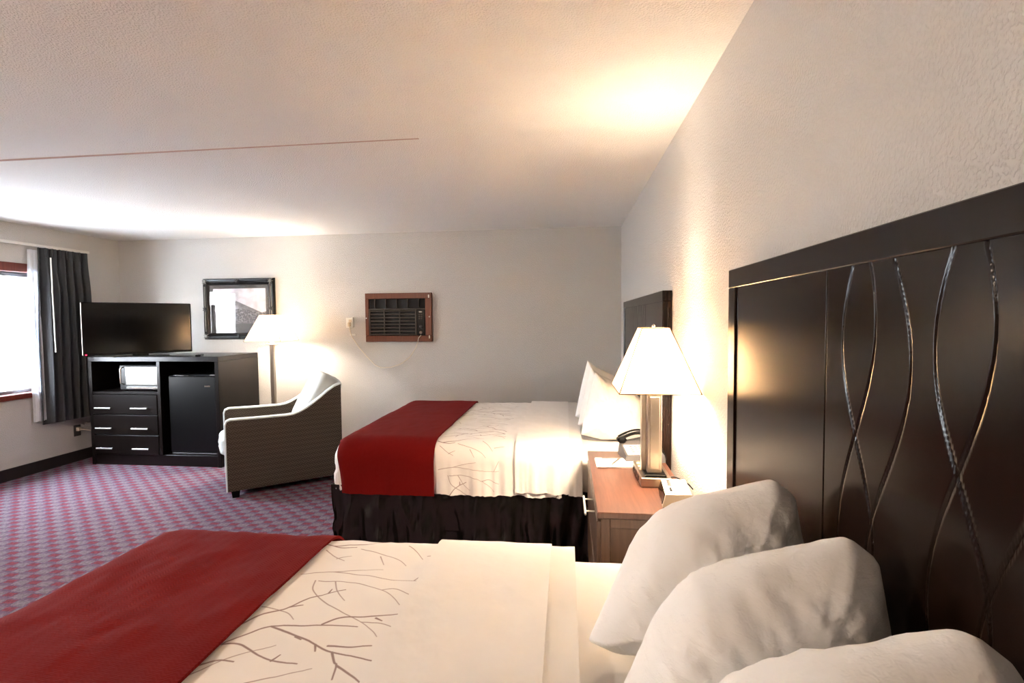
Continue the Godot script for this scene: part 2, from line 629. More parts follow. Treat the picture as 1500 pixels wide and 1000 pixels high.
# ------------------------------------------------------------------ the room
func room() -> void:
	struct("floor", Mb.new().span(Vector3(-W - 0.2, -0.15, -0.2), Vector3(0.2, 0, ZB + 0.2)), M.carpet)
	struct("ceiling", Mb.new().span(Vector3(-W - 0.2, H, -0.2), Vector3(0.2, H + 0.2, ZB + 0.2)), M.ceiling)
	struct("trim_1", Mb.new().tube([Vector3(-W, H, 2.65), Vector3(-3.6, H, 2.65), Vector3(-1.35, H, 2.65)], 0.011, 8, 0.004), M.tape)
	struct("wall_right", Mb.new().span(Vector3(0, 0, -0.2), Vector3(0.2, H + 0.02, ZB + 0.2)), M.wall)
	struct("wall_far", Mb.new().span(Vector3(-W, 0, -0.2), Vector3(0, H + 0.02, 0)), M.wall)
	struct("wall_near", Mb.new().span(Vector3(-W, 0, ZB), Vector3(0, H + 0.02, ZB + 0.2)), M.wall)
	var z0 := 0.66
	var z1 := 2.3
	var y0 := 0.80
	var y1 := 1.985
	var x0 := -W - 0.16
	struct("wall_left", Mb.new().span(Vector3(x0, 0, -0.2), Vector3(-W, H + 0.02, z0)).span(Vector3(x0, 0, z1), Vector3(-W, H + 0.02, ZB + 0.2)).span(Vector3(x0, 0, z0), Vector3(-W, y0, z1)).span(Vector3(x0, y1, z0), Vector3(-W, H + 0.02, z1)), M.wall)
	struct("baseboard_left", Mb.new().span(Vector3(-W, 0, 0), Vector3(-W + 0.014, 0.115, ZB), 0.003), M.base)
	struct("baseboard_far", Mb.new().span(Vector3(-W + 0.014, 0, 0), Vector3(-0.014, 0.115, 0.014), 0.003), M.base)
	struct("baseboard_right", Mb.new().span(Vector3(-0.014, 0, 0), Vector3(0, 0.115, ZB), 0.003), M.base)
	# window: wooden trim above and below, aluminium frame, pane
	var w := Node3D.new()
	w.name = "window_1"
	w.set_meta("kind", "structure")
	add_child(w)
	part(w, "head_trim", Mb.new().span(Vector3(-W - 0.1, y1 - 0.01, z0 - 0.04), Vector3(-W + 0.018, y1 + 0.075, z1 + 0.04), 0.004), M.trim)
	part(w, "sill", Mb.new().span(Vector3(-W - 0.1, y0 - 0.045, z0 - 0.04), Vector3(-W + 0.03, y0 + 0.008, z1 + 0.04), 0.005), M.trim)
	var xf := -W - 0.09
	var fr := Mb.new()
	fr.span(Vector3(xf - 0.03, y1 - 0.05, z0), Vector3(xf + 0.03, y1 - 0.01, z1), 0.003)
	fr.span(Vector3(xf - 0.03, y0 + 0.008, z0), Vector3(xf + 0.03, y0 + 0.04, z1), 0.003)
	fr.span(Vector3(xf - 0.03, y0, z0), Vector3(xf + 0.03, y1, z0 + 0.04), 0.003)
	fr.span(Vector3(xf - 0.03, y0, z1 - 0.04), Vector3(xf + 0.03, y1, z1), 0.003)
	part(w, "window_frame", fr, M.alu)
	part(w, "pane", Mb.new().span(Vector3(xf - 0.003, y0 + 0.03, z0 + 0.03), Vector3(xf + 0.003, y1 - 0.04, z1 - 0.03)), M.glass)
	struct("ground_outside", Mb.new().span(Vector3(-40, -0.5, -25), Vector3(-W - 0.35, -0.35, 30)), M.pavement)


func drape_mesh(z0: float, z1: float, ytop: float, ybot: float, folds: float, amp: float, sd: int) -> Mb:
	# pleated cloth hanging along z: tight pinch pleats at the top, wider soft folds below
	var f := noise(sd, 1.0, 2)
	var rows := []
	var nr := 40
	var nc := 140
	for i in nr + 1:
		var t := float(i) / nr
		var y := lerpf(ytop, ybot, t)
		var row := PackedVector3Array()
		var soft := smoothstep(0.02, 0.25, t)
		for j in nc + 1:
			var s := float(j) / nc
			var ph := s * folds * TAU
			var a := amp * lerpf(0.55, 1.0, soft)
			var x := a * (sin(ph + 0.8 * f.get_noise_2d(s * 3.0, t * 0.6)) + 0.35 * sin(2.0 * ph + 1.0) * (1.0 - soft))
			x += 0.012 * soft * f.get_noise_2d(s * 7.0, t * 1.5)
			var spread := 1.0 + 0.10 * soft * t
			var z := lerpf(z0, z1, 0.5 + (s - 0.5) * spread) + 0.006 * cos(ph) * soft
			row.append(Vector3(x, y + 0.006 * sin(ph) * t, z))
		rows.append(row)
	return Mb.new().shell(rows, Vector3.RIGHT, 0.004)


func window_wall() -> void:
	var x := -W + 0.085
	var d := thing("drape", "charcoal pleated drape hanging beside the window near the television", "curtain", Vector3(x, 0, 0), 0, "charcoal window drapes")
	part(d, "panel", drape_mesh(0.47, 0.945, 2.225, 0.475, 6.0, 0.045, 71), M.drape)
	for k in 7:
		var hd := Mb.new().tube([Vector3(0.028, 2.224, 0.50 + k * 0.068), Vector3(0.036, 2.13, 0.503 + k * 0.068)], 0.009, 6, 0.005)
		part(d, "pinch_pleat", hd, M.drape)
	part(d, "wand", Mb.new().tube([Vector3(0.062, 2.13, 0.89), Vector3(0.062, 1.19, 0.885)], 0.006, 8), M.white_plastic, "slim white draw wand")
	var d2 := thing("drape", "charcoal pleated drape on the window side away from the television", "curtain", Vector3(x, 0, 0), 0, "charcoal window drapes")
	part(d2, "panel", drape_mesh(1.93, 2.42, 2.225, 0.475, 6.0, 0.045, 72), M.drape)
	var s := thing("sheer_curtain", "narrow white lining curtain gathered at the drape's window edge", "curtain", Vector3(x - 0.036, 0, 0))
	part(s, "panel", drape_mesh(0.93, 1.02, 2.20, 0.515, 2.0, 0.014, 73), M.sheer)
	var r := thing("curtain_rail", "white metal curtain rail above the window", "curtain rail", Vector3(-W, 0, 0))
	part(r, "track", Mb.new().span(Vector3(0.045, 2.232, 0.42), Vector3(0.075, 2.258, 2.46), 0.003), M.white_plastic)
	var brk := [0.44, 1.45, 2.44]
	for z: float in brk:
		part(r, "bracket", Mb.new().span(Vector3(0, 2.238, z - 0.012), Vector3(0.045, 2.254, z + 0.012), 0.002), M.white_plastic)
	var o := thing("wall_outlet", "dark wall outlet with a plug below the charcoal drape", "outlet", Vector3(-W, 0.33, 0.585))
	part(o, "plate", Mb.new().span(Vector3(0, -0.06, -0.037), Vector3(0.008, 0.06, 0.037), 0.003), M.grey_plastic)
	part(o, "plug", Mb.new().span(Vector3(0.008, -0.005, -0.018), Vector3(0.04, 0.035, 0.018), 0.004), M.cord)
	part(o, "cable", Mb.new().tube([Vector3(0.04, 0.015, 0), Vector3(0.075, 0.012, -0.005), Vector3(0.12, -0.005, -0.03), Vector3(0.17, -0.03, -0.09), Vector3(0.2, -0.12, -0.2)], 0.005, 6), M.cord)


# ------------------------------------------------------------------ beds
func on_bed(u: float, v: float, off: float) -> Vector3:
	# a point of a sheet laid over the mattress: u along the bed, v across, both as path lengths
	var r := BED_R + off
	var xf := -2.02 + BED_R
	var fw := 0.745 - BED_R
	var du := minf(0.0, u - xf)
	var cv := clampf(v, -fw, fw)
	var dv := v - cv
	var d := maxf(absf(du), absf(dv))
	var dir := Vector2(du, dv).normalized() if d > 0.0 else Vector2.ZERO
	var out := r
	var down := r + d - r * PI / 2.0
	if d < r * PI / 2.0:
		out = r * sin(d / r)
		down = r * (1.0 - cos(d / r))
	return Vector3(maxf(u, xf) + dir.x * out, BED_TOP + off - down, cv + dir.y * out)


func laid_sheet(u0: float, u1: float, side: float, off: float, thick: float, amp: float, ruffle: float, sd: int, nu: int, nv: int) -> Mb:
	var f := noise(sd, 1.0, 3)
	var rows := []
	var uvs := []
	var vm := 0.655 + side
	for i in nu + 1:
		var u := lerpf(u0, u1, float(i) / nu)
		var row := PackedVector3Array()
		var uv := []
		for j in nv + 1:
			var v := lerpf(-vm, vm, float(j) / nv)
			var p := on_bed(u, v, off)
			var e := 0.002
			var nn := (on_bed(u + e, v, off) - on_bed(u - e, v, off)).cross(on_bed(u, v + e, off) - on_bed(u, v - e, off))
			nn = -nn.normalized() if nn.length() > 1e-10 else Vector3.UP
			if nn.y < -0.2:
				nn = -nn
			var dv := maxf(0.0, absf(v) - 0.655) / maxf(side, 0.01)
			var du := maxf(0.0, -1.93 - u) / 0.4
			var dd := clampf(maxf(du, dv), 0, 1)
			var w := amp * f.get_noise_2d(u * 3.2, v * 2.2) + amp * 0.5 * f.get_noise_2d(u * 9.0 + 30.0, v * 7.0)
			w += ruffle * dd * dd * (0.6 * sin(u * 38.0 + 3.0 * f.get_noise_1d(u * 4.0)) + f.get_noise_2d(u * 14.0, 7.0))
			p += nn * w
			p.y += ruffle * 0.9 * dd * dd * f.get_noise_2d(u * 11.0, 50.0)
			row.append(p)
			uv.append(Vector2(u, v))
		rows.append(row)
		uvs.append(uv)
	return Mb.new().shell(rows, Vector3.UP, thick, uvs)


func skirt_mesh() -> Mb:
	# three sides of gathered satin hanging from the box spring to the floor
	var f := noise(81, 1.0, 3)
	var path := []
	var nrm := []
	var hx := -2.035
	var hz := 0.762
	var n_side := 150
	for k in n_side:
		path.append(Vector2(lerpf(-0.1, hx, k / float(n_side - 1)), hz))
		nrm.append(Vector2(0, 1))
	for k in 110:
		path.append(Vector2(hx - 0.012, lerpf(hz, -hz, k / 109.0)))
		nrm.append(Vector2(-1, 0))
	for k in n_side:
		path.append(Vector2(lerpf(hx, -0.1, k / float(n_side - 1)), -hz))
		nrm.append(Vector2(0, -1))
	var rows := []
	for i in 15:
		var t := i / 14.0
		var row := PackedVector3Array()
		for k in path.size():
			var s := k * 0.0137
			var fold := f.get_noise_1d(s * 4.5) * 0.05 + (absf(f.get_noise_2d(s * 8.0, t * 0.9)) - 0.25) * -0.075
			var pleat := pow(maxf(0.0, cos(s * TAU / 0.62)), 14.0) * -0.022
			var o: float = (fold + pleat) * (0.25 + 0.75 * t) + 0.012 * t
			row.append(Vector3(path[k].x + nrm[k].x * o, lerpf(0.452, 0.012, t), path[k].y + nrm[k].y * o))
		rows.append(row)
	return Mb.new().shell(rows, Vector3(-1, 0, 0), 0.003)


func headboard_panel() -> Mb:
	# front face with carved grooves; local y up from the floor, z across, front towards -x
	var zw := 1.81
	var a := 0.058
	var y0 := 0.62
	var y1 := 1.568
	var rows := []
	var nz := 1240
	var ny := 120
	var waves := []
	for c: float in [-0.21, 0.0245, 0.2555]:
		waves.append([c + 0.003, -0.053, 1.43, 0.75])
		waves.append([c - 0.002, 0.051, 1.457, 0.79])
	for c: float in [-0.125, 0.112]:
		waves.append([c, 0.052, 1.395, 0.75])
	for i in ny + 1:
		var y := lerpf(y0, y1, float(i) / ny)
		var row := PackedVector3Array()
		var at := PackedFloat32Array([-0.319, 0.319])
		for w: Array in waves:
			at.append(w[0] + w[1] * cos(TAU * (y - w[2]) / w[3]))
		for j in nz + 1:
			var z := lerpf(-zw / 2 + a, zw / 2 - a, float(j) / nz)
			var near := 1.0
			for q in at:
				near = minf(near, absf(z - q))
			var dep := 0.003 * (1.0 - smoothstep(0.0004, 0.0024, near))
			row.append(Vector3(-0.0495 + dep, y, z))
		rows.append(row)
	return Mb.new().grid(rows, Vector3.LEFT)


func pillow(outline: Array, thick: float, sd: int, sharp: float) -> Mb:
	# outline: points (x, y) round the seam; the two faces bulge along z
	var c := Vector2.ZERO
	for q: Vector2 in outline:
		c += q / outline.size()
	var cv := Curve2D.new()
	for k in outline.size() + 1:
		var p: Vector2 = outline[k % outline.size()]
		var tg: Vector2 = (outline[(k + 1) % outline.size()] - outline[(k - 1 + outline.size()) % outline.size()]) / 6.0 * sharp
		cv.add_point(p, -tg, tg)
	var f := noise(sd, 1.0, 3)
	var nth := 120
	var nr := 36
	var total := cv.get_baked_length()
	var b := Mb.new()
	for side: float in [-1.0, 1.0]:
		var rows := []
		for i in nr + 1:
			var r := 1.0 - pow(1.0 - float(i) / nr, 1.9)
			var ring := PackedVector3Array()
			for k in nth:
				var q := cv.sample_baked(total * k / nth)
				var ray := (q - c).normalized()
				var oval := ray / sqrt(pow(ray.x / 0.215, 2.0) + pow(ray.y / 0.19, 2.0))
				var p := c + oval.lerp(q - c, r * r) * r
				var prof := pow(1.0 - pow(r, 2.7), 0.62)
				var fold := f.get_noise_2d(k * TAU / nth * 2.4 * 3.0, side * 9.0 + r * 0.6) * 0.006 * r * r * (1.0 - pow(r, 6.0))
				# long creases running from the top seam down the face
				var crease := f.get_noise_3d(p.x * 9.0 + p.y * 6.0, p.y * 2.2 - p.x * 1.3, side * 5.0)
				crease = (absf(crease) - 0.2) * 0.013 * smoothstep(0.05, 0.4, r) + 0.006 * f.get_noise_3d(p.x * 26.0 + p.y * 14.0, p.y * 9.0 - p.x * 4.0, side * 8.0)
				var lump := f.get_noise_3d(p.x * 3.0, p.y * 3.0, side * 3.0 + 20.0) * 0.013
				var z := side * (thick * prof + (fold + crease + lump) * minf(1.0, prof * 1.6))
				ring.append(Vector3(p.x, p.y, z))
			rows.append(ring)
		b.grid(rows, Vector3(0, 0, side), [], true)
	return b


func make_headboard(parent: Node3D) -> void:
	part(parent, "carved_panel", headboard_panel(), M.espresso)
	var hz := 0.905
	var fr := Mb.new()
	fr.span(Vector3(-0.055, 1.567, -hz), Vector3(-0.004, 1.625, hz), 0.002)
	fr.span(Vector3(-0.055, 0.56, -hz), Vector3(-0.004, 1.567, -hz + 0.06), 0.002)
	fr.span(Vector3(-0.055, 0.56, hz - 0.06), Vector3(-0.004, 1.567, hz), 0.002)
	fr.span(Vector3(-0.055, 0.56, -hz + 0.06), Vector3(-0.006, 0.62, hz - 0.06), 0.002)
	part(parent, "frame", fr, M.espresso)
	part(parent, "backing", Mb.new().span(Vector3(-0.036, 0.57, -hz + 0.06), Vector3(-0.008, 1.567, hz - 0.06)), M.espresso)


func beds() -> void:
	var zc := [1.585, 4.35]
	var where := ["by the air conditioner wall", "with three big pillows in front of the carved headboard"]
	# headboards hang on the wall
	var hb := thing("headboard", "dark carved wooden headboard behind the bed by the air conditioner wall", "headboard", Vector3(0, 0, 1.585), 0, "carved headboards")
	make_headboard(hb)
	copy(hb, Vector3(0, 0, 4.475), 0, "large dark headboard with carved wavy grooves beside the lit table lamp")
	var bed := thing("queen_bed", "queen bed with a dark satin skirt by the air conditioner wall", "bed", Vector3(0, 0, zc[0]), 0, "queen beds")
	part(bed, "box_spring", Mb.new().span(Vector3(-2.01, 0.16, -0.74), Vector3(-0.065, 0.44, 0.74), 0.02), M.skirt)
	var mt := laid_sheet(-2.33, -0.062, 0.33, 0.0, 0.02, 0.003, 0.0, 90, 60, 80)
	mt.span(Vector3(-1.98, 0.445, -0.70), Vector3(-0.065, 0.67, 0.70), 0.03)
	part(bed, "mattress", mt, M.linen, "mattress in a white fitted sheet")
	part(bed, "skirt", skirt_mesh(), M.skirt, "dark gathered satin bed skirt")
	for q: Array in [[-1.9, -0.65], [-1.9, 0.65], [-0.2, -0.65], [-0.2, 0.65]]:
		part(bed, "leg", Mb.new().span(Vector3(q[0] - 0.03, 0, q[1] - 0.03), Vector3(q[0] + 0.03, 0.16, q[1] + 0.03), 0.003), M.black_matte)
	copy(bed, Vector3(0, 0, zc[1]), 0, "queen bed set against the large carved headboard beside the table lamp")
	# bedding
	var dv := thing("duvet", "white duvet with branch print on the bed by the air conditioner", "duvet", Vector3(0, 0, zc[0]), 0, "branch print duvets")
	part(dv, "cover", laid_sheet(-2.32, -0.62, 0.385, 0.033, 0.026, 0.006, 0.016, 91, 130, 150), M.duvet)
	copy(dv, Vector3(0, 0, zc[1]), 0, "white duvet with branch print on the bed beside the large headboard")
	var rn := thing("bed_runner", "dark red runner across the foot of the bed near the armchair", "bed runner", Vector3(0, 0, zc[0]), 0, "red bed runners")
	part(rn, "throw", laid_sheet(-2.03, -1.375, 0.415, 0.046, 0.008, 0.004, 0.004, 92, 60, 150), M.red)
	var rn2 := thing("bed_runner", "wide red runner across the foot of the bed beside the large headboard", "bed runner", Vector3(0, 0, zc[1]), 0, "red bed runners")
	part(rn2, "throw", laid_sheet(-2.04, -1.36, 0.415, 0.046, 0.008, 0.007, 0.004, 93, 60, 150), M.red)
	var sh := thing("flat_sheet", "white sheet folded back over the duvet by the air conditioner wall", "sheet", Vector3(0, 0, zc[0]), 0, "turned-down sheets")
	fold_sheet(sh, -0.88, -0.485, 94)
	var sh2 := thing("flat_sheet", "broad white sheet folded back with a stitched hem before the large pillows", "sheet", Vector3(0, 0, zc[1]), 0, "turned-down sheets")
	fold_sheet(sh2, -0.99, -0.55, 95)
	# pillows stand on edge against the headboards
	var o := [Vector2(-0.525, 0.742), Vector2(-0.478, 0.85), Vector2(-0.432, 0.95), Vector2(-0.37, 1.032), Vector2(-0.285, 1.075), Vector2(-0.2, 1.1), Vector2(-0.128, 1.122), Vector2(-0.088, 1.09), Vector2(-0.073, 1.0), Vector2(-0.068, 0.86), Vector2(-0.08, 0.75), Vector2(-0.2, 0.722), Vector2(-0.36, 0.718), Vector2(-0.48, 0.722)]
	var lab := ["plump white pillow with the table lamp showing behind it", "middle white pillow of three standing before the large headboard", "white pillow of three farthest from the table lamp"]
	var zs := [4.115, 4.395, 4.635]
	for k in 3:
		var p := thing("pillow", lab[k], "pillow", Vector3(0, 0.0, zs[k]), 0, "pillows by the large headboard")
		part(p, "pillow_case", pillow(o, 0.13 if k < 1 else 0.112, 101 + k, 1.0), M.pillow)
	var oa := [Vector2(-0.485, 0.745), Vector2(-0.462, 0.86), Vector2(-0.44, 0.96), Vector2(-0.394, 1.14), Vector2(-0.33, 1.09), Vector2(-0.25, 1.055), Vector2(-0.15, 1.01), Vector2(-0.085, 0.95), Vector2(-0.072, 0.85), Vector2(-0.08, 0.745), Vector2(-0.2, 0.718), Vector2(-0.36, 0.716)]
	var lb := ["white pillow with a pointed corner beside the lit table lamp", "middle white pillow on the bed by the air conditioner wall", "white pillow next to the far wall, tallest of its row"]
	var za := [2.13, 1.85, 1.56]
	for k in 3:
		var p := thing("pillow", lb[k], "pillow", Vector3(-0.012 * k, 0, za[k]), 0, "pillows on the bed by the air conditioner wall")
		var ob := []
		for q: Vector2 in oa:
			ob.append(Vector2(q.x, q.y + (0.028 * (q.y - 0.74) / 0.4 if k == 2 else 0.0)))
		part(p, "pillow_case", pillow(ob, 0.12, 111 + k, 0.8), M.pillow)


func fold_sheet(parent: Node3D, u0: float, u1: float, sd: int) -> void:
	part(parent, "fold", laid_sheet(u0, u1 - 0.075, 0.385, 0.050, 0.017, 0.003, 0.012, sd, 40, 150), M.linen)
	part(parent, "hem", laid_sheet(u1 - 0.079, u1, 0.385, 0.0435, 0.013, 0.003, 0.012, sd, 14, 150), M.hem, "stitched hem band")


# ------------------------------------------------------------------ nightstand
func nightstand() -> void:
	var y := 0.72
	var z0 := 2.42
	var z1 := 3.32
	var n := thing("nightstand", "brown wooden nightstand with a glossy reddish top between the beds", "nightstand", Vector3(-0.235, 0, 2.87))
	part(n, "top", Mb.new().span(Vector3(-0.222, y - 0.026, -0.45), Vector3(0.176, y, 0.45), 0.004), M.cherry)
	part(n, "body", Mb.new().span(Vector3(-0.205, 0.08, -0.425), Vector3(0.17, y - 0.026, 0.425), 0.002), M.night_side)
	var fr := Mb.new()
	fr.span(Vector3(-0.207, 0.06, 0.425), Vector3(-0.172, y - 0.026, 0.437), 0.002)
	fr.span(Vector3(0.137, 0.06, 0.425), Vector3(0.172, y - 0.026, 0.437), 0.002)
	fr.span(Vector3(-0.172, y - 0.066, 0.425), Vector3(0.137, y - 0.026, 0.437), 0.002)
	fr.span(Vector3(-0.172, 0.08, 0.425), Vector3(0.137, 0.14, 0.437), 0.002)
	part(n, "side_frame", fr, M.night_side)
	part(n, "plinth", Mb.new().span(Vector3(-0.19, 0, -0.41), Vector3(0.165, 0.08, 0.41)), M.espresso)
	for k in 2:
		var yc := 0.55 - k * 0.27
		var dr := part(n, "drawer" if k == 0 else "lower_door", Mb.new().span(Vector3(-0.222, yc - 0.125, -0.42), Vector3(-0.205, yc + 0.125, 0.42), 0.003), M.night_side)
		if k == 0:
			var h := Mb.new()
			h.box(Vector3(-0.262, 0.655, 0.205), Vector3(0.009, 0.012, 0.21), 0.003)
			for q: float in [0.135, 0.275]:
				h.tube([Vector3(-0.222, 0.655, q), Vector3(-0.262, 0.655, q)], 0.004, 8)
			part(dr, "handle", h, M.handle, "brushed metal bar handle")
	table_lamp(Vector3(-0.18, y, 2.94))
	# telephone
	var p := thing("telephone", "dark corded desk telephone with pale keypad behind the lamp column", "telephone", Vector3(-0.175, y, 2.545), 0.12)
	part(p, "base", Mb.new().hexa([Vector3(-0.105, 0, -0.095), Vector3(0.105, 0, -0.095), Vector3(0.105, 0, 0.095), Vector3(-0.105, 0, 0.095), Vector3(-0.095, 0.075, -0.09), Vector3(0.095, 0.075, -0.09), Vector3(0.1, 0.035, 0.09), Vector3(-0.1, 0.035, 0.09)]), M.grey_plastic)
	var b := Basis(Vector3.RIGHT, 0.22)
	part(p, "face_plate", Mb.new().box(Vector3(0.0, 0.052, 0.025), Vector3(0.18, 0.006, 0.105), 0.002, b), M.white_plastic)
	for r in 4:
		for c in 3:
			part(p, "key", Mb.new().box(Vector3(-0.055 + c * 0.024, 0.0615 - r * 0.0047, -0.006 + r * 0.021), Vector3(0.016, 0.008, 0.012), 0.002, b), M.grey_plastic)
	var arc := []
	for k in 11:
		var t := k / 10.0
		arc.append(Vector3(lerpf(-0.105, 0.105, t), 0.095 + 0.035 * sin(t * PI), -0.06))
	var hs := Mb.new().tube(arc, 0.016, 10)
	hs.box(Vector3(-0.092, 0.088, -0.06), Vector3(0.05, 0.03, 0.05), 0.01).box(Vector3(0.092, 0.088, -0.06), Vector3(0.05, 0.03, 0.05), 0.01)
	part(p, "handset", hs, M.black)
	var coil := []
	for k in 60:
		var t := k / 59.0
		coil.append(Vector3(0.105 + 0.012 * sin(t * PI) + 0.004 * cos(t * 80.0), 0.06 - 0.05 * t + 0.004 * sin(t * 80.0), lerpf(-0.05, 0.09, t)))
	part(p, "cord", Mb.new().tube(coil, 0.002, 5), M.black)
	# notepad and pen
	var np := thing("notepad", "small white notepad lying on the nightstand", "notepad", Vector3(-0.312, y, 2.66), 0.03)
	var sheets := Mb.new()
	for k in 4:
		sheets.box(Vector3(0.0015 * k, 0.0012 + 0.0024 * k, 0.001 * k), Vector3(0.225, 0.0022, 0.155), 0.0, Basis(Vector3.UP, 0.008 * k))
	part(np, "sheets", sheets, M.paper)
	part(np, "printed_strip", Mb.new().box(Vector3(0.005, 0.0103, -0.062), Vector3(0.16, 0.0006, 0.012)), M.grey_plastic)
	var pen := thing("pen", "silver ballpoint pen lying across the white notepad", "pen", Vector3(-0.317, y + 0.0148, 2.66), 1.15)
	part(pen, "barrel", Mb.new().tube([Vector3(-0.065, 0, 0), Vector3(0.05, 0, 0)], 0.0045, 10), M.nickel)
	part(pen, "tip", Mb.new().tube([Vector3(0.05, 0, 0), Vector3(0.068, 0, 0)], 0.0045, 10, 0.001), M.chrome)
	part(pen, "clip", Mb.new().box(Vector3(-0.045, 0.006, 0), Vector3(0.034, 0.0015, 0.003)), M.chrome)
	# clock radio
	var c := thing("clock_radio", "beige clock radio with buttons at the wall end of the nightstand", "clock radio", Vector3(-0.128, y, 3.15), -0.1)
	part(c, "case", Mb.new().hexa([Vector3(-0.058, 0, -0.1), Vector3(0.058, 0, -0.1), Vector3(0.058, 0, 0.1), Vector3(-0.058, 0, 0.1), Vector3(-0.045, 0.05, -0.096), Vector3(0.054, 0.056, -0.096), Vector3(0.054, 0.056, 0.096), Vector3(-0.045, 0.05, 0.096)]), M.cream)
	part(c, "display", Mb.new().hexa([Vector3(-0.0595, 0.008, -0.085), Vector3(-0.05, 0.008, -0.085), Vector3(-0.05, 0.008, 0.085), Vector3(-0.0595, 0.008, 0.085), Vector3(-0.049, 0.046, -0.085), Vector3(-0.04, 0.046, -0.085), Vector3(-0.04, 0.046, 0.085), Vector3(-0.049, 0.046, 0.085)]), M.screen)
	part(c, "top_panel", Mb.new().box(Vector3(-0.022, 0.0535, 0), Vector3(0.036, 0.003, 0.17), 0.001, Basis(Vector3.BACK, 0.06)), M.white_plastic)
	for k in 5:
		part(c, "button", Mb.new().box(Vector3(-0.02, 0.056, -0.07 + k * 0.016), Vector3(0.016, 0.004, 0.008), 0.001), M.grey_plastic)
	part(c, "snooze_bar", Mb.new().box(Vector3(-0.02, 0.056, 0.045), Vector3(0.01, 0.004, 0.045), 0.001), M.black)


func square_shade(parent: Node3D, b: float, t: float, y0: float, y1: float) -> void:
	var th := 0.003
	var m := Mb.new()
	var trim := Mb.new()
	var cs := [Vector2(-1, -1), Vector2(1, -1), Vector2(1, 1), Vector2(-1, 1)]
	for k in 4:
		var a: Vector2 = cs[k]
		var c: Vector2 = cs[(k + 1) % 4]
		var f := func(q: Vector2, r: float, y: float) -> Vector3: return Vector3(q.x * r, y, q.y * r)
		m.hexa([f.call(a, b, y0), f.call(c, b, y0), f.call(c, b - th, y0), f.call(a, b - th, y0), f.call(a, t, y1), f.call(c, t, y1), f.call(c, t - th, y1), f.call(a, t - th, y1)])
		trim.tube([f.call(a, b, y0), f.call(a, t, y1)], 0.0022, 6)
		trim.tube([f.call(a, b, y0), f.call(c, b, y0)], 0.0022, 6)
		trim.tube([f.call(a, t, y1), f.call(c, t, y1)], 0.0022, 6)
	var s := part(parent, "lamp_shade", m, M.shade, "white fabric pyramid shade")
	part(s, "trim", trim, M.shade_trim)


func table_lamp(at: Vector3) -> Node3D:
	var l := thing("table_lamp", "lit table lamp with a white pyramid shade and brushed metal column", "lamp", at)
	var bs := part(l, "base", Mb.new().span(Vector3(-0.065, 0, -0.2), Vector3(0.07, 0.042, 0.075), 0.003), M.nickel)
	part(bs, "base_plinth", Mb.new().span(Vector3(-0.045, 0.042, -0.08), Vector3(0.05, 0.052, 0.06), 0.002), M.black)
	for k in 3:
		part(bs, "power_socket", Mb.new().box(Vector3(-0.0655, 0.02, -0.15 + k * 0.07), Vector3(0.004, 0.022, 0.036), 0.001), M.black)
		part(bs, "switch", Mb.new().box(Vector3(-0.045, 0.0435, -0.15 + k * 0.05), Vector3(0.014, 0.004, 0.022), 0.001), M.cream)
	part(l, "column", Mb.new().span(Vector3(-0.03, 0.052, -0.03), Vector3(0.034, 0.42, 0.03), 0.002).span(Vector3(-0.036, 0.408, -0.036), Vector3(0.04, 0.424, 0.036), 0.002), M.nickel)
	part(l, "column_panel", Mb.new().span(Vector3(-0.02, 0.07, 0.03), Vector3(0.024, 0.40, 0.0345), 0.0015), M.nickel)
	part(l, "side_bar", Mb.new().span(Vector3(-0.05, 0.052, -0.055), Vector3(-0.03, 0.42, -0.012), 0.002), M.nickel)
	part(l, "socket", Mb.new().lathe([Vector2(0.012, 0.42), Vector2(0.02, 0.43), Vector2(0.02, 0.475), Vector2(0.014, 0.48)], Vector3.ZERO), M.nickel)
	part(l, "bulb", Mb.new().lathe([Vector2(0.001, 0.475), Vector2(0.014, 0.48), Vector2(0.03, 0.515), Vector2(0.033, 0.535), Vector2(0.024, 0.562), Vector2(0.001, 0.57)], Vector3.ZERO), M.bulb)
	square_shade(l, 0.170, 0.060, 0.432, 0.711)
	var harp := []
	for k in 17:
		var a := PI * k / 16.0
		harp.append(Vector3(cos(a) * 0.045, 0.475 + 0.225 * pow(sin(a), 0.6), 0))
	part(l, "harp", Mb.new().tube(harp, 0.002, 6).tube([Vector3(-0.058, 0.7, 0), Vector3(0.058, 0.7, 0)], 0.002, 6), M.nickel)
	part(l, "finial", Mb.new().lathe([Vector2(0.001, 0.70), Vector2(0.007, 0.704), Vector2(0.005, 0.712), Vector2(0.009, 0.72), Vector2(0.001, 0.728)], Vector3.ZERO, 12), M.nickel)
	part(l, "power_cord", Mb.new().tube([Vector3(0.07, 0.02, -0.02), Vector3(0.1, 0.022, -0.015), Vector3(0.13, 0.018, 0.01), Vector3(0.15, 0.008, 0.05), Vector3(0.155, 0.004, 0.09)], 0.003, 6), M.black)
	lamp_light(l, Vector3(0, 0.53, 0), Color(1.0, 0.905, 0.80), 0.29)
	return l


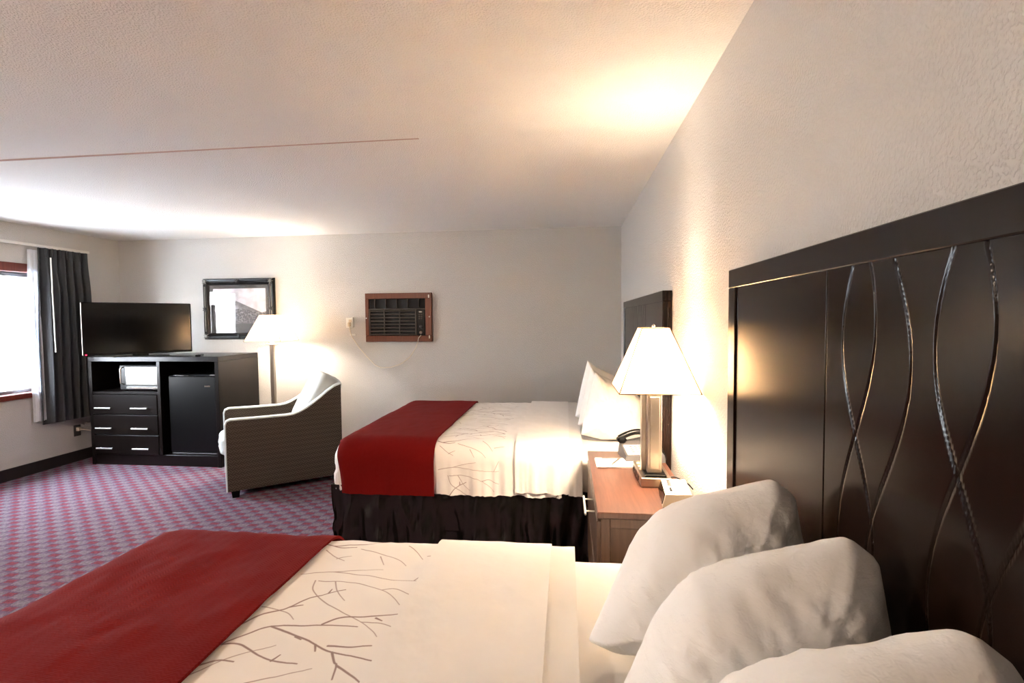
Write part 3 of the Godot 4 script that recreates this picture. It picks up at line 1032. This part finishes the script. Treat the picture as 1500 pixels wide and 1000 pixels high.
# ------------------------------------------------------------------ cabinet, television, fridge, microwave
func cabinet() -> void:
	var x0 := -5.515
	var x1 := -4.055
	var z0 := 0.055
	var z1 := 0.695
	var top := 1.13
	var c := thing("media_cabinet", "dark wooden cabinet with drawers, microwave shelf and fridge bay", "cabinet", Vector3(0, 0, 0))
	part(c, "top", Mb.new().span(Vector3(x0, top - 0.05, z0), Vector3(x1, top, z1), 0.003), M.cabinet)
	for x: float in [x0, x1 - 0.04]:
		part(c, "side_panel", Mb.new().span(Vector3(x, 0, z0), Vector3(x + 0.04, top - 0.05, z1), 0.002), M.cabinet)
	part(c, "divider", Mb.new().span(Vector3(-4.738, 0.115, z0), Vector3(-4.702, top - 0.05, z1 - 0.002), 0.002), M.cabinet)
	part(c, "back_panel", Mb.new().span(Vector3(x0 + 0.04, 0.1, z0), Vector3(x1 - 0.04, top - 0.05, z0 + 0.012)), M.cabinet)
	part(c, "plinth", Mb.new().span(Vector3(x0 + 0.04, 0, z0 + 0.02), Vector3(x1 - 0.04, 0.115, z1 - 0.012), 0.002), M.cabinet)
	part(c, "shelf", Mb.new().span(Vector3(x0 + 0.04, 0.742, z0), Vector3(-4.738, 0.768, z1 - 0.002), 0.002), M.cabinet)
	for k in 3:
		var y1 := 0.737 - k * 0.21
		var d := part(c, "drawer", Mb.new().span(Vector3(x0 + 0.043, y1 - 0.203, z1 - 0.03), Vector3(-4.741, y1, z1 + 0.006), 0.004), M.cabinet)
		for xh: float in [-5.335, -4.925]:
			var h := Mb.new().box(Vector3(xh, y1 - 0.135, z1 + 0.036), Vector3(0.185, 0.014, 0.009), 0.003)
			for q: float in [-0.065, 0.065]:
				h.tube([Vector3(xh + q, y1 - 0.135, z1 + 0.005), Vector3(xh + q, y1 - 0.135, z1 + 0.034)], 0.004, 8)
			part(d, "handle", h, M.handle, "brushed metal bar handle")
	# microwave
	var m := thing("microwave", "black microwave with a reflective door in the cabinet's upper bay", "microwave", Vector3(-4.985, 0.768, 0.43))
	part(m, "body", Mb.new().span(Vector3(-0.235, 0.012, -0.2), Vector3(0.235, 0.27, 0.2), 0.006), M.black)
	part(m, "door", Mb.new().span(Vector3(-0.165, 0.05, 0.2), Vector3(0.23, 0.262, 0.218), 0.004), M.black)
	part(m, "door_window", Mb.new().span(Vector3(-0.145, 0.066, 0.218), Vector3(0.222, 0.25, 0.2195)), M.chrome, "mirror-like door glass")
	part(m, "handle", Mb.new().tube([Vector3(-0.19, 0.07, 0.2), Vector3(-0.19, 0.085, 0.235), Vector3(-0.19, 0.235, 0.235), Vector3(-0.19, 0.25, 0.2)], 0.008, 8), M.nickel)
	part(m, "bottom_trim", Mb.new().span(Vector3(-0.15, 0.022, 0.2), Vector3(0.232, 0.044, 0.216), 0.003), M.chrome)
	for q: Array in [[-0.2, -0.16], [0.2, -0.16], [-0.2, 0.16], [0.2, 0.16]]:
		part(m, "foot", Mb.new().lathe([Vector2(0.001, 0.0), Vector2(0.014, 0.0), Vector2(0.014, 0.013)], Vector3(q[0], 0, q[1]), 10), M.black_matte)
	# fridge
	var f := thing("mini_fridge", "black mini fridge in the cabinet's lower right bay", "fridge", Vector3(-4.385, 0.115, 0.38))
	part(f, "body", Mb.new().span(Vector3(-0.27, 0.015, -0.28), Vector3(0.27, 0.825, 0.215), 0.006), M.black)
	part(f, "door", Mb.new().span(Vector3(-0.268, 0.02, 0.22), Vector3(0.268, 0.815, 0.272), 0.012), M.black)
	part(f, "badge", Mb.new().box(Vector3(0.17, 0.71, 0.2725), Vector3(0.065, 0.014, 0.003), 0.001), M.chrome, "small silver badge")
	part(f, "hinge", Mb.new().box(Vector3(0.225, 0.822, 0.245), Vector3(0.06, 0.016, 0.045), 0.004), M.grey_plastic)
	part(f, "top_grip", Mb.new().box(Vector3(-0.12, 0.819, 0.25), Vector3(0.16, 0.008, 0.035), 0.003), M.chrome)
	part(f, "kick_strip", Mb.new().box(Vector3(0, 0.012, 0.262), Vector3(0.5, 0.012, 0.012), 0.002), M.grey_plastic)
	for q: Array in [[-0.23, -0.24], [0.23, -0.24], [-0.23, 0.19], [0.23, 0.19]]:
		part(f, "foot", Mb.new().lathe([Vector2(0.001, 0.0), Vector2(0.018, 0.0), Vector2(0.018, 0.016)], Vector3(q[0], 0, q[1]), 10), M.black_matte)
	# television
	var w := 0.92
	var hh := 0.535
	var t := thing("television", "black flat television on the dark cabinet, turned towards the beds", "television", Vector3(-5.03, top, 0.56), deg_to_rad(49.5))
	part(t, "housing", Mb.new().span(Vector3(-w / 2, 0.022, -0.045), Vector3(w / 2, 0.022 + hh, 0.0), 0.006), M.black)
	part(t, "screen", Mb.new().span(Vector3(-w / 2 + 0.012, 0.044, 0.0), Vector3(w / 2 - 0.012, 0.022 + hh - 0.012, 0.0015)), M.screen)
	part(t, "side_trim", Mb.new().span(Vector3(-w / 2 - 0.002, 0.03, -0.03), Vector3(-w / 2 + 0.003, 0.018 + hh, 0.003), 0.001), M.nickel)
	part(t, "stand", Mb.new().hexa([Vector3(-0.2, 0, -0.1), Vector3(0.2, 0, -0.1), Vector3(0.24, 0, 0.1), Vector3(-0.24, 0, 0.1), Vector3(-0.19, 0.012, -0.09), Vector3(0.19, 0.012, -0.09), Vector3(0.23, 0.008, 0.095), Vector3(-0.23, 0.008, 0.095)]), M.screen)
	part(t, "neck", Mb.new().span(Vector3(-0.07, 0.008, -0.06), Vector3(0.07, 0.2, -0.03), 0.005), M.black)
	part(t, "power_light", Mb.new().box(Vector3(-w / 2 + 0.025, 0.032, 0.002), Vector3(0.012, 0.008, 0.003), 0.001), M.led, "small red power light")
	var r := thing("remote_control", "black remote control on the cabinet top beside the television", "remote control", Vector3(-4.33, top, 0.6), 0.5)
	part(r, "body", Mb.new().span(Vector3(-0.025, 0, -0.08), Vector3(0.025, 0.018, 0.08), 0.006), M.black)
	for k in 6:
		part(r, "button", Mb.new().box(Vector3(-0.01 + 0.02 * (k % 2), 0.019, -0.05 + 0.02 * (k / 2)), Vector3(0.01, 0.003, 0.01), 0.001), M.grey_plastic)


# ------------------------------------------------------------------ armchair
func armchair() -> void:
	var c := thing("armchair", "brown woven armchair with white edging and pale cushions", "armchair", Vector3(-3.23, 0, 0.953), atan2(-0.79, 0.61))
	var side := PackedVector2Array([Vector2(0.457, 0.06), Vector2(0.457, 0.62), Vector2(0.448, 0.645), Vector2(0.425, 0.655), Vector2(0.2, 0.65), Vector2(-0.005, 0.648), Vector2(-0.06, 0.654), Vector2(-0.117, 0.673), Vector2(-0.174, 0.703), Vector2(-0.232, 0.741), Vector2(-0.292, 0.785), Vector2(-0.352, 0.836), Vector2(-0.412, 0.876), Vector2(-0.467, 0.896), Vector2(-0.467, 0.06)])
	for s: float in [-1.0, 1.0]:
		var xo := 0.35 * s
		var p := part(c, "arm", Mb.new().prism(side, Vector3(xo, 0, 0), Vector3.BACK, Vector3.UP, Vector3(-0.075 * s, 0, 0)), M.weave)
		# pale edging along the front and the top of the arm
		var rows := []
		var pts := []
		for k in range(0, side.size() - 1):
			pts.append(side[k])
		for e: Array in [[-0.002, 0.0], [-0.002, 0.009], [0.004, 0.012], [0.069, 0.012], [0.075, 0.009], [0.075, 0.0]]:
			var row := PackedVector3Array()
			for k in pts.size():
				var d: Vector2 = (pts[mini(k + 1, pts.size() - 1)] - pts[maxi(k - 1, 0)]).normalized()
				var nn := Vector2(d.y, -d.x)
				var q: Vector2 = pts[k] + nn * e[1]
				row.append(Vector3(xo - e[0] * s, q.y, q.x))
			rows.append(row)
		part(p, "edging", Mb.new().grid(rows, Vector3(0, 1, 0.01)), M.pale, "pale fabric edging")
	part(c, "back", Mb.new().span(Vector3(-0.276, 0.06, -0.467), Vector3(0.276, 0.85, -0.40), 0.02), M.weave)
	part(c, "seat_base", Mb.new().span(Vector3(-0.276, 0.06, -0.36), Vector3(0.276, 0.31, 0.44), 0.01), M.weave)
	part(c, "seat_cushion", cushion(Vector3(0, 0.41, 0.1), Vector3(0.545, 0.2, 0.82), Basis.IDENTITY, 121), M.pale, "pale seat cushion")
	part(c, "back_cushion", cushion(Vector3(0, 0.715, -0.306), Vector3(0.55, 0.54, 0.25), Basis(Vector3.RIGHT, -0.5), 122), M.pale, "pale back cushion")
	for q: Array in [[-0.31, 0.40], [0.31, 0.40], [-0.31, -0.41], [0.31, -0.41]]:
		part(c, "leg", Mb.new().hexa([Vector3(q[0] - 0.025, 0, q[1] - 0.025), Vector3(q[0] + 0.025, 0, q[1] - 0.025), Vector3(q[0] + 0.025, 0, q[1] + 0.025), Vector3(q[0] - 0.025, 0, q[1] + 0.025), Vector3(q[0] - 0.033, 0.06, q[1] - 0.033), Vector3(q[0] + 0.033, 0.06, q[1] - 0.033), Vector3(q[0] + 0.033, 0.06, q[1] + 0.033), Vector3(q[0] - 0.033, 0.06, q[1] + 0.033)]), M.black)


func cushion(c: Vector3, s: Vector3, b: Basis, sd: int) -> Mb:
	# a soft box: a sphere pushed towards a cube
	var f := noise(sd, 1.0, 2)
	var rows := []
	for i in 33:
		var th := PI * i / 32.0
		var row := PackedVector3Array()
		for k in 48:
			var a := TAU * k / 48.0
			var d := Vector3(sin(th) * cos(a), cos(th), sin(th) * sin(a))
			var pw := 5.0
			var l := pow(pow(absf(d.x), pw) + pow(absf(d.y), pw) + pow(absf(d.z), pw), 1.0 / pw)
			var p := d / maxf(l, 1e-6)
			p *= 1.0 + 0.02 * f.get_noise_3dv(d * 2.5)
			row.append(c + b * (p * s * 0.5))
		rows.append(row)
	var m := Mb.new()
	m.grid(rows, b * Vector3(-1, 0, 0), [], true)
	return m


# ------------------------------------------------------------------ things on the far wall
func wall_things() -> void:
	# air conditioner set in the wall
	var x0 := -2.786
	var y0 := 1.244
	var a := thing("air_conditioner", "dark through-wall air conditioner in a brown wooden frame", "air conditioner", Vector3(x0, y0, 0))
	var w := 0.754
	var h := 0.535
	var fw := 0.044
	for q: Array in [[0, h - fw - 0.018, w, h], [0, 0, w, fw + 0.022], [0, fw + 0.022, fw - 0.004, h - fw - 0.018], [w - 0.072, fw + 0.022, w, h - fw - 0.018]]:
		part(a, "wood_frame", Mb.new().span(Vector3(q[0], q[1], 0), Vector3(q[2], q[3], 0.032), 0.004), M.ac_wood)
	var ix0 := fw - 0.004
	var ix1 := w - 0.072
	var iy0 := fw + 0.022
	var iy1 := h - fw - 0.018
	part(a, "backing", Mb.new().span(Vector3(ix0, iy0, 0.001), Vector3(ix1, iy1, 0.008)), M.black_matte)
	var gx1 := 0.575
	var gy1 := iy0 + 0.29
	for k in 5:
		part(a, "air_vane", Mb.new().box(Vector3(ix0 + 0.07 + k * 0.125, (gy1 + iy1) / 2 + 0.006, 0.02), Vector3(0.006, iy1 - gy1 - 0.02, 0.02), 0.001), M.dark_grille)
	part(a, "vent_lip", Mb.new().span(Vector3(ix0, gy1 - 0.004, 0.008), Vector3(ix1, gy1 + 0.008, 0.03), 0.002), M.dark_grille)
	for k in 8:
		part(a, "grille_slat", Mb.new().box(Vector3((ix0 + gx1) / 2 + 0.006, iy0 + 0.014 + k * 0.037, 0.025), Vector3(gx1 - ix0 - 0.012, 0.013, 0.012), 0.003), M.dark_grille)
	for x: float in [ix0 + 0.008, 0.215, 0.39, gx1]:
		part(a, "grille_bar", Mb.new().box(Vector3(x, (iy0 + gy1) / 2, 0.022), Vector3(0.01 if x > 0.1 and x < 0.5 else 0.018, gy1 - iy0 - 0.01, 0.016), 0.002), M.dark_grille)
	var cp := part(a, "control_panel", Mb.new().span(Vector3(0.588, iy0 + 0.008, 0.008), Vector3(ix1 - 0.006, gy1 - 0.008, 0.028), 0.003), M.black)
	part(cp, "badge", Mb.new().box(Vector3(0.628, gy1 - 0.03, 0.0285), Vector3(0.036, 0.011, 0.003), 0.001), M.chrome)
	for k in 6:
		part(cp, "button", Mb.new().box(Vector3(0.615 + 0.026 * (k % 2), gy1 - 0.06 - 0.022 * (k / 2), 0.0295), Vector3(0.016, 0.012, 0.005), 0.001), M.dark_grille)
	for k in 2:
		part(cp, "knob", Mb.new().lathe([Vector2(0.016, 0.0), Vector2(0.016, 0.012), Vector2(0.001, 0.014)], Vector3.ZERO, 16), M.grey_plastic if k == 0 else M.nickel).transform = Transform3D(Basis(Vector3.RIGHT, PI / 2), Vector3(0.63, iy0 + 0.10 - k * 0.066, 0.028))
	for q: Array in [[0.012, 0.262, 0.007], [w - 0.026, 0.272, 0.008]]:
		part(a, "screw_cap", Mb.new().lathe([Vector2(q[2], 0.0), Vector2(q[2] * 0.8, 0.005), Vector2(0.0005, 0.006)], Vector3.ZERO, 12), M.white_plastic).transform = Transform3D(Basis(Vector3.RIGHT, PI / 2), Vector3(q[0], q[1], 0.031))
	for q: Array in [[w - 0.03, h - 0.04], [w - 0.028, 0.052]]:
		part(a, "corner_clip", Mb.new().box(Vector3(q[0], q[1], 0.033), Vector3(0.014, 0.034, 0.006), 0.002), M.cord)
	# its power cord hangs in a loop to the socket
	var pts := []
	var ctrl := [Vector3(0.632, 0.072, 0.034), Vector3(0.612, 0.045, 0.05), Vector3(0.6, 0.0, 0.045), Vector3(0.57, -0.07, 0.035), Vector3(0.5, -0.17, 0.03), Vector3(0.4, -0.245, 0.028), Vector3(0.28, -0.283, 0.026), Vector3(0.17, -0.288, 0.025), Vector3(0.1, -0.26, 0.024), Vector3(0.02, -0.18, 0.022), Vector3(-0.08, -0.07, 0.02), Vector3(-0.14, 0.02, 0.02), Vector3(-0.17, 0.07, 0.022), Vector3(-0.18, 0.12, 0.03), Vector3(-0.18, 0.175, 0.045)]
	var cv := Curve3D.new()
	for k in ctrl.size():
		var tg: Vector3 = (ctrl[mini(k + 1, ctrl.size() - 1)] - ctrl[maxi(k - 1, 0)]) / 6.0
		cv.add_point(ctrl[k], -tg, tg)
	for k in 61:
		pts.append(cv.sample_baked(cv.get_baked_length() * k / 60.0))
	var cord := part(a, "power_cord", Mb.new().tube(pts, 0.005, 8), M.cord, "cream power cord hanging in a loop")
	part(cord, "plug", Mb.new().box(Vector3(-0.18, 0.195, 0.045), Vector3(0.03, 0.045, 0.026), 0.005), M.cream)
	var o := thing("power_socket", "white wall socket left of the air conditioner with its plug", "outlet", Vector3(-2.97, 1.46, 0))
	part(o, "box", Mb.new().span(Vector3(-0.042, -0.058, 0), Vector3(0.042, 0.058, 0.03), 0.005), M.white_plastic)
	part(o, "receptacle", Mb.new().box(Vector3(0.008, 0.018, 0.031), Vector3(0.034, 0.03, 0.004), 0.001), M.cream)
	var cl := thing("cord_clip", "small white cord clip on the wall below the socket", "clip", Vector3(-2.945, 1.325, 0))
	part(cl, "clip_body", Mb.new().span(Vector3(-0.034, -0.012, 0), Vector3(0.034, 0.012, 0.012), 0.003), M.white_plastic)
	# framed print
	var px0 := -4.725
	var px1 := -3.853
	var py0 := 1.279
	var py1 := 1.974
	var p := thing("framed_print", "black and white landscape print in an ornate black frame", "picture", Vector3((px0 + px1) / 2, (py0 + py1) / 2, 0))
	var hw := (px1 - px0) / 2
	var hp := (py1 - py0) / 2
	# moulding: a stepped profile swept round, mitred
	var prof := [Vector2(0, 0.0), Vector2(0, 0.022), Vector2(0.012, 0.04), Vector2(0.03, 0.034), Vector2(0.05, 0.042), Vector2(0.062, 0.028), Vector2(0.075, 0.018), Vector2(0.075, 0.0)]
	var fr := Mb.new()
	var cs := [Vector2(-1, -1), Vector2(1, -1), Vector2(1, 1), Vector2(-1, 1)]
	for k in 4:
		var ca: Vector2 = cs[k]
		var cb: Vector2 = cs[(k + 1) % 4]
		for j in prof.size() - 1:
			var f := func(q: Vector2, r: Vector2) -> Vector3: return Vector3(q.x * (hw - r.x), q.y * (hp - r.x), r.y)
			var m: Vector2 = (ca + cb) * 0.5
			var dn := Vector2(prof[j + 1].y - prof[j].y, prof[j + 1].x - prof[j].x)
			fr.face([f.call(ca, prof[j]), f.call(cb, prof[j]), f.call(cb, prof[j + 1]), f.call(ca, prof[j + 1])], Vector3(m.x * dn.x, m.y * dn.x, dn.y))
	part(p, "moulding", fr, M.frame_black)
	# carved ornaments at the corners and the middles
	var sp := [Vector2(-1, 1), Vector2(1, 1), Vector2(1, -1), Vector2(-1, -1), Vector2(0, 1), Vector2(0, -1), Vector2(1, 0), Vector2(-1, 0)]
	for s: Vector2 in sp:
		var b := Mb.new()
		for k in 7:
			var an := TAU * k / 7.0
			var cc := Vector3(s.x * (hw - 0.035), s.y * (hp - 0.035), 0.036)
			var e := Vector3(cos(an) * 0.034, sin(an) * 0.034, 0.006)
			b.tube([cc + Vector3(0, 0, 0.008), cc + e * 0.55 + Vector3(0, 0, 0.009), cc + e], 0.009, 6, 0.003)
		part(p, "ornament", b, M.frame_silver if s.x != 0.0 and s.y != 0.0 else M.frame_black)
	for s: float in [-1.0, 1.0]:
		part(p, "bead", Mb.new().tube([Vector3(s * (hw - 0.03), -hp + 0.09, 0.037), Vector3(s * (hw - 0.03), hp - 0.09, 0.037)], 0.006, 8), M.frame_silver)
		part(p, "bead", Mb.new().tube([Vector3(-hw + 0.09, s * (hp - 0.03), 0.037), Vector3(hw - 0.09, s * (hp - 0.03), 0.037)], 0.006, 8), M.frame_black)
	part(p, "mat_board", Mb.new().span(Vector3(-hw + 0.06, -hp + 0.06, 0.004), Vector3(hw - 0.06, hp - 0.06, 0.011)), M.mat_board)
	var ih := Vector2(hw - 0.115, hp - 0.115)
	var pr := Mb.new()
	pr.v = PackedVector3Array([Vector3(-ih.x, -ih.y, 0.012), Vector3(ih.x, -ih.y, 0.012), Vector3(ih.x, ih.y, 0.012), Vector3(-ih.x, ih.y, 0.012)])
	pr.n = PackedVector3Array([Vector3.BACK, Vector3.BACK, Vector3.BACK, Vector3.BACK])
	pr.t = PackedVector2Array([Vector2(0, 1), Vector2(1, 1), Vector2(1, 0), Vector2(0, 0)])
	pr.tri(0, 1, 2, Vector3.BACK)
	pr.tri(0, 2, 3, Vector3.BACK)
	part(p, "print", pr, M.print_art, "black and white mountain landscape print")
	part(p, "glass", Mb.new().span(Vector3(-hw + 0.07, -hp + 0.07, 0.016), Vector3(hw - 0.07, hp - 0.07, 0.018)), M.glass)


func floor_lamp() -> void:
	var l := thing("floor_lamp", "lit floor lamp with a white pyramid shade behind the armchair", "lamp", Vector3(-3.65, 0, 0.41), 0.06)
	part(l, "base", Mb.new().span(Vector3(-0.13, 0, -0.13), Vector3(0.13, 0.025, 0.13), 0.004), M.nickel)
	part(l, "pole", Mb.new().span(Vector3(-0.02, 0.025, -0.02), Vector3(0.02, 1.235, 0.02), 0.002), M.nickel)
	part(l, "collar", Mb.new().lathe([Vector2(0.001, 1.235), Vector2(0.06, 1.238), Vector2(0.06, 1.246), Vector2(0.02, 1.25), Vector2(0.018, 1.32), Vector2(0.001, 1.325)], Vector3.ZERO), M.nickel)
	part(l, "bulb", Mb.new().lathe([Vector2(0.001, 1.32), Vector2(0.014, 1.325), Vector2(0.03, 1.36), Vector2(0.033, 1.38), Vector2(0.024, 1.407), Vector2(0.001, 1.415)], Vector3.ZERO), M.bulb)
	square_shade(l, 0.192, 0.083, 1.275, 1.548)
	part(l, "harp", Mb.new().tube([Vector3(-0.08, 1.535, 0), Vector3(0.08, 1.535, 0)], 0.002, 6).tube([Vector3(0, 1.41, 0), Vector3(0, 1.552, 0)], 0.003, 6), M.nickel)
	lamp_light(l, Vector3(0, 1.375, 0), Color(1.0, 0.95, 0.89), 0.18)


func ceiling_light() -> void:
	# flush fitting over the middle of the room, outside the picture
	var l := thing("ceiling_light", "round white flush ceiling light on the textured ceiling", "lamp", Vector3(-3.3, H, 4.9))
	part(l, "canopy", Mb.new().lathe([Vector2(0.001, 0.0), Vector2(0.19, 0.0), Vector2(0.19, -0.025), Vector2(0.001, -0.025)], Vector3.ZERO, 32), M.white_plastic)
	var prof := []
	for k in 13:
		var a := PI / 2.0 * k / 12.0
		prof.append(Vector2(maxf(0.001, 0.175 * cos(a)), -0.025 - 0.085 * sin(a)))
	part(l, "diffuser", Mb.new().lathe(prof, Vector3.ZERO, 32), M.dome)
	lamp_light(l, Vector3(0, -0.06, 0), Color(1.0, 0.90, 0.80), 0.50)
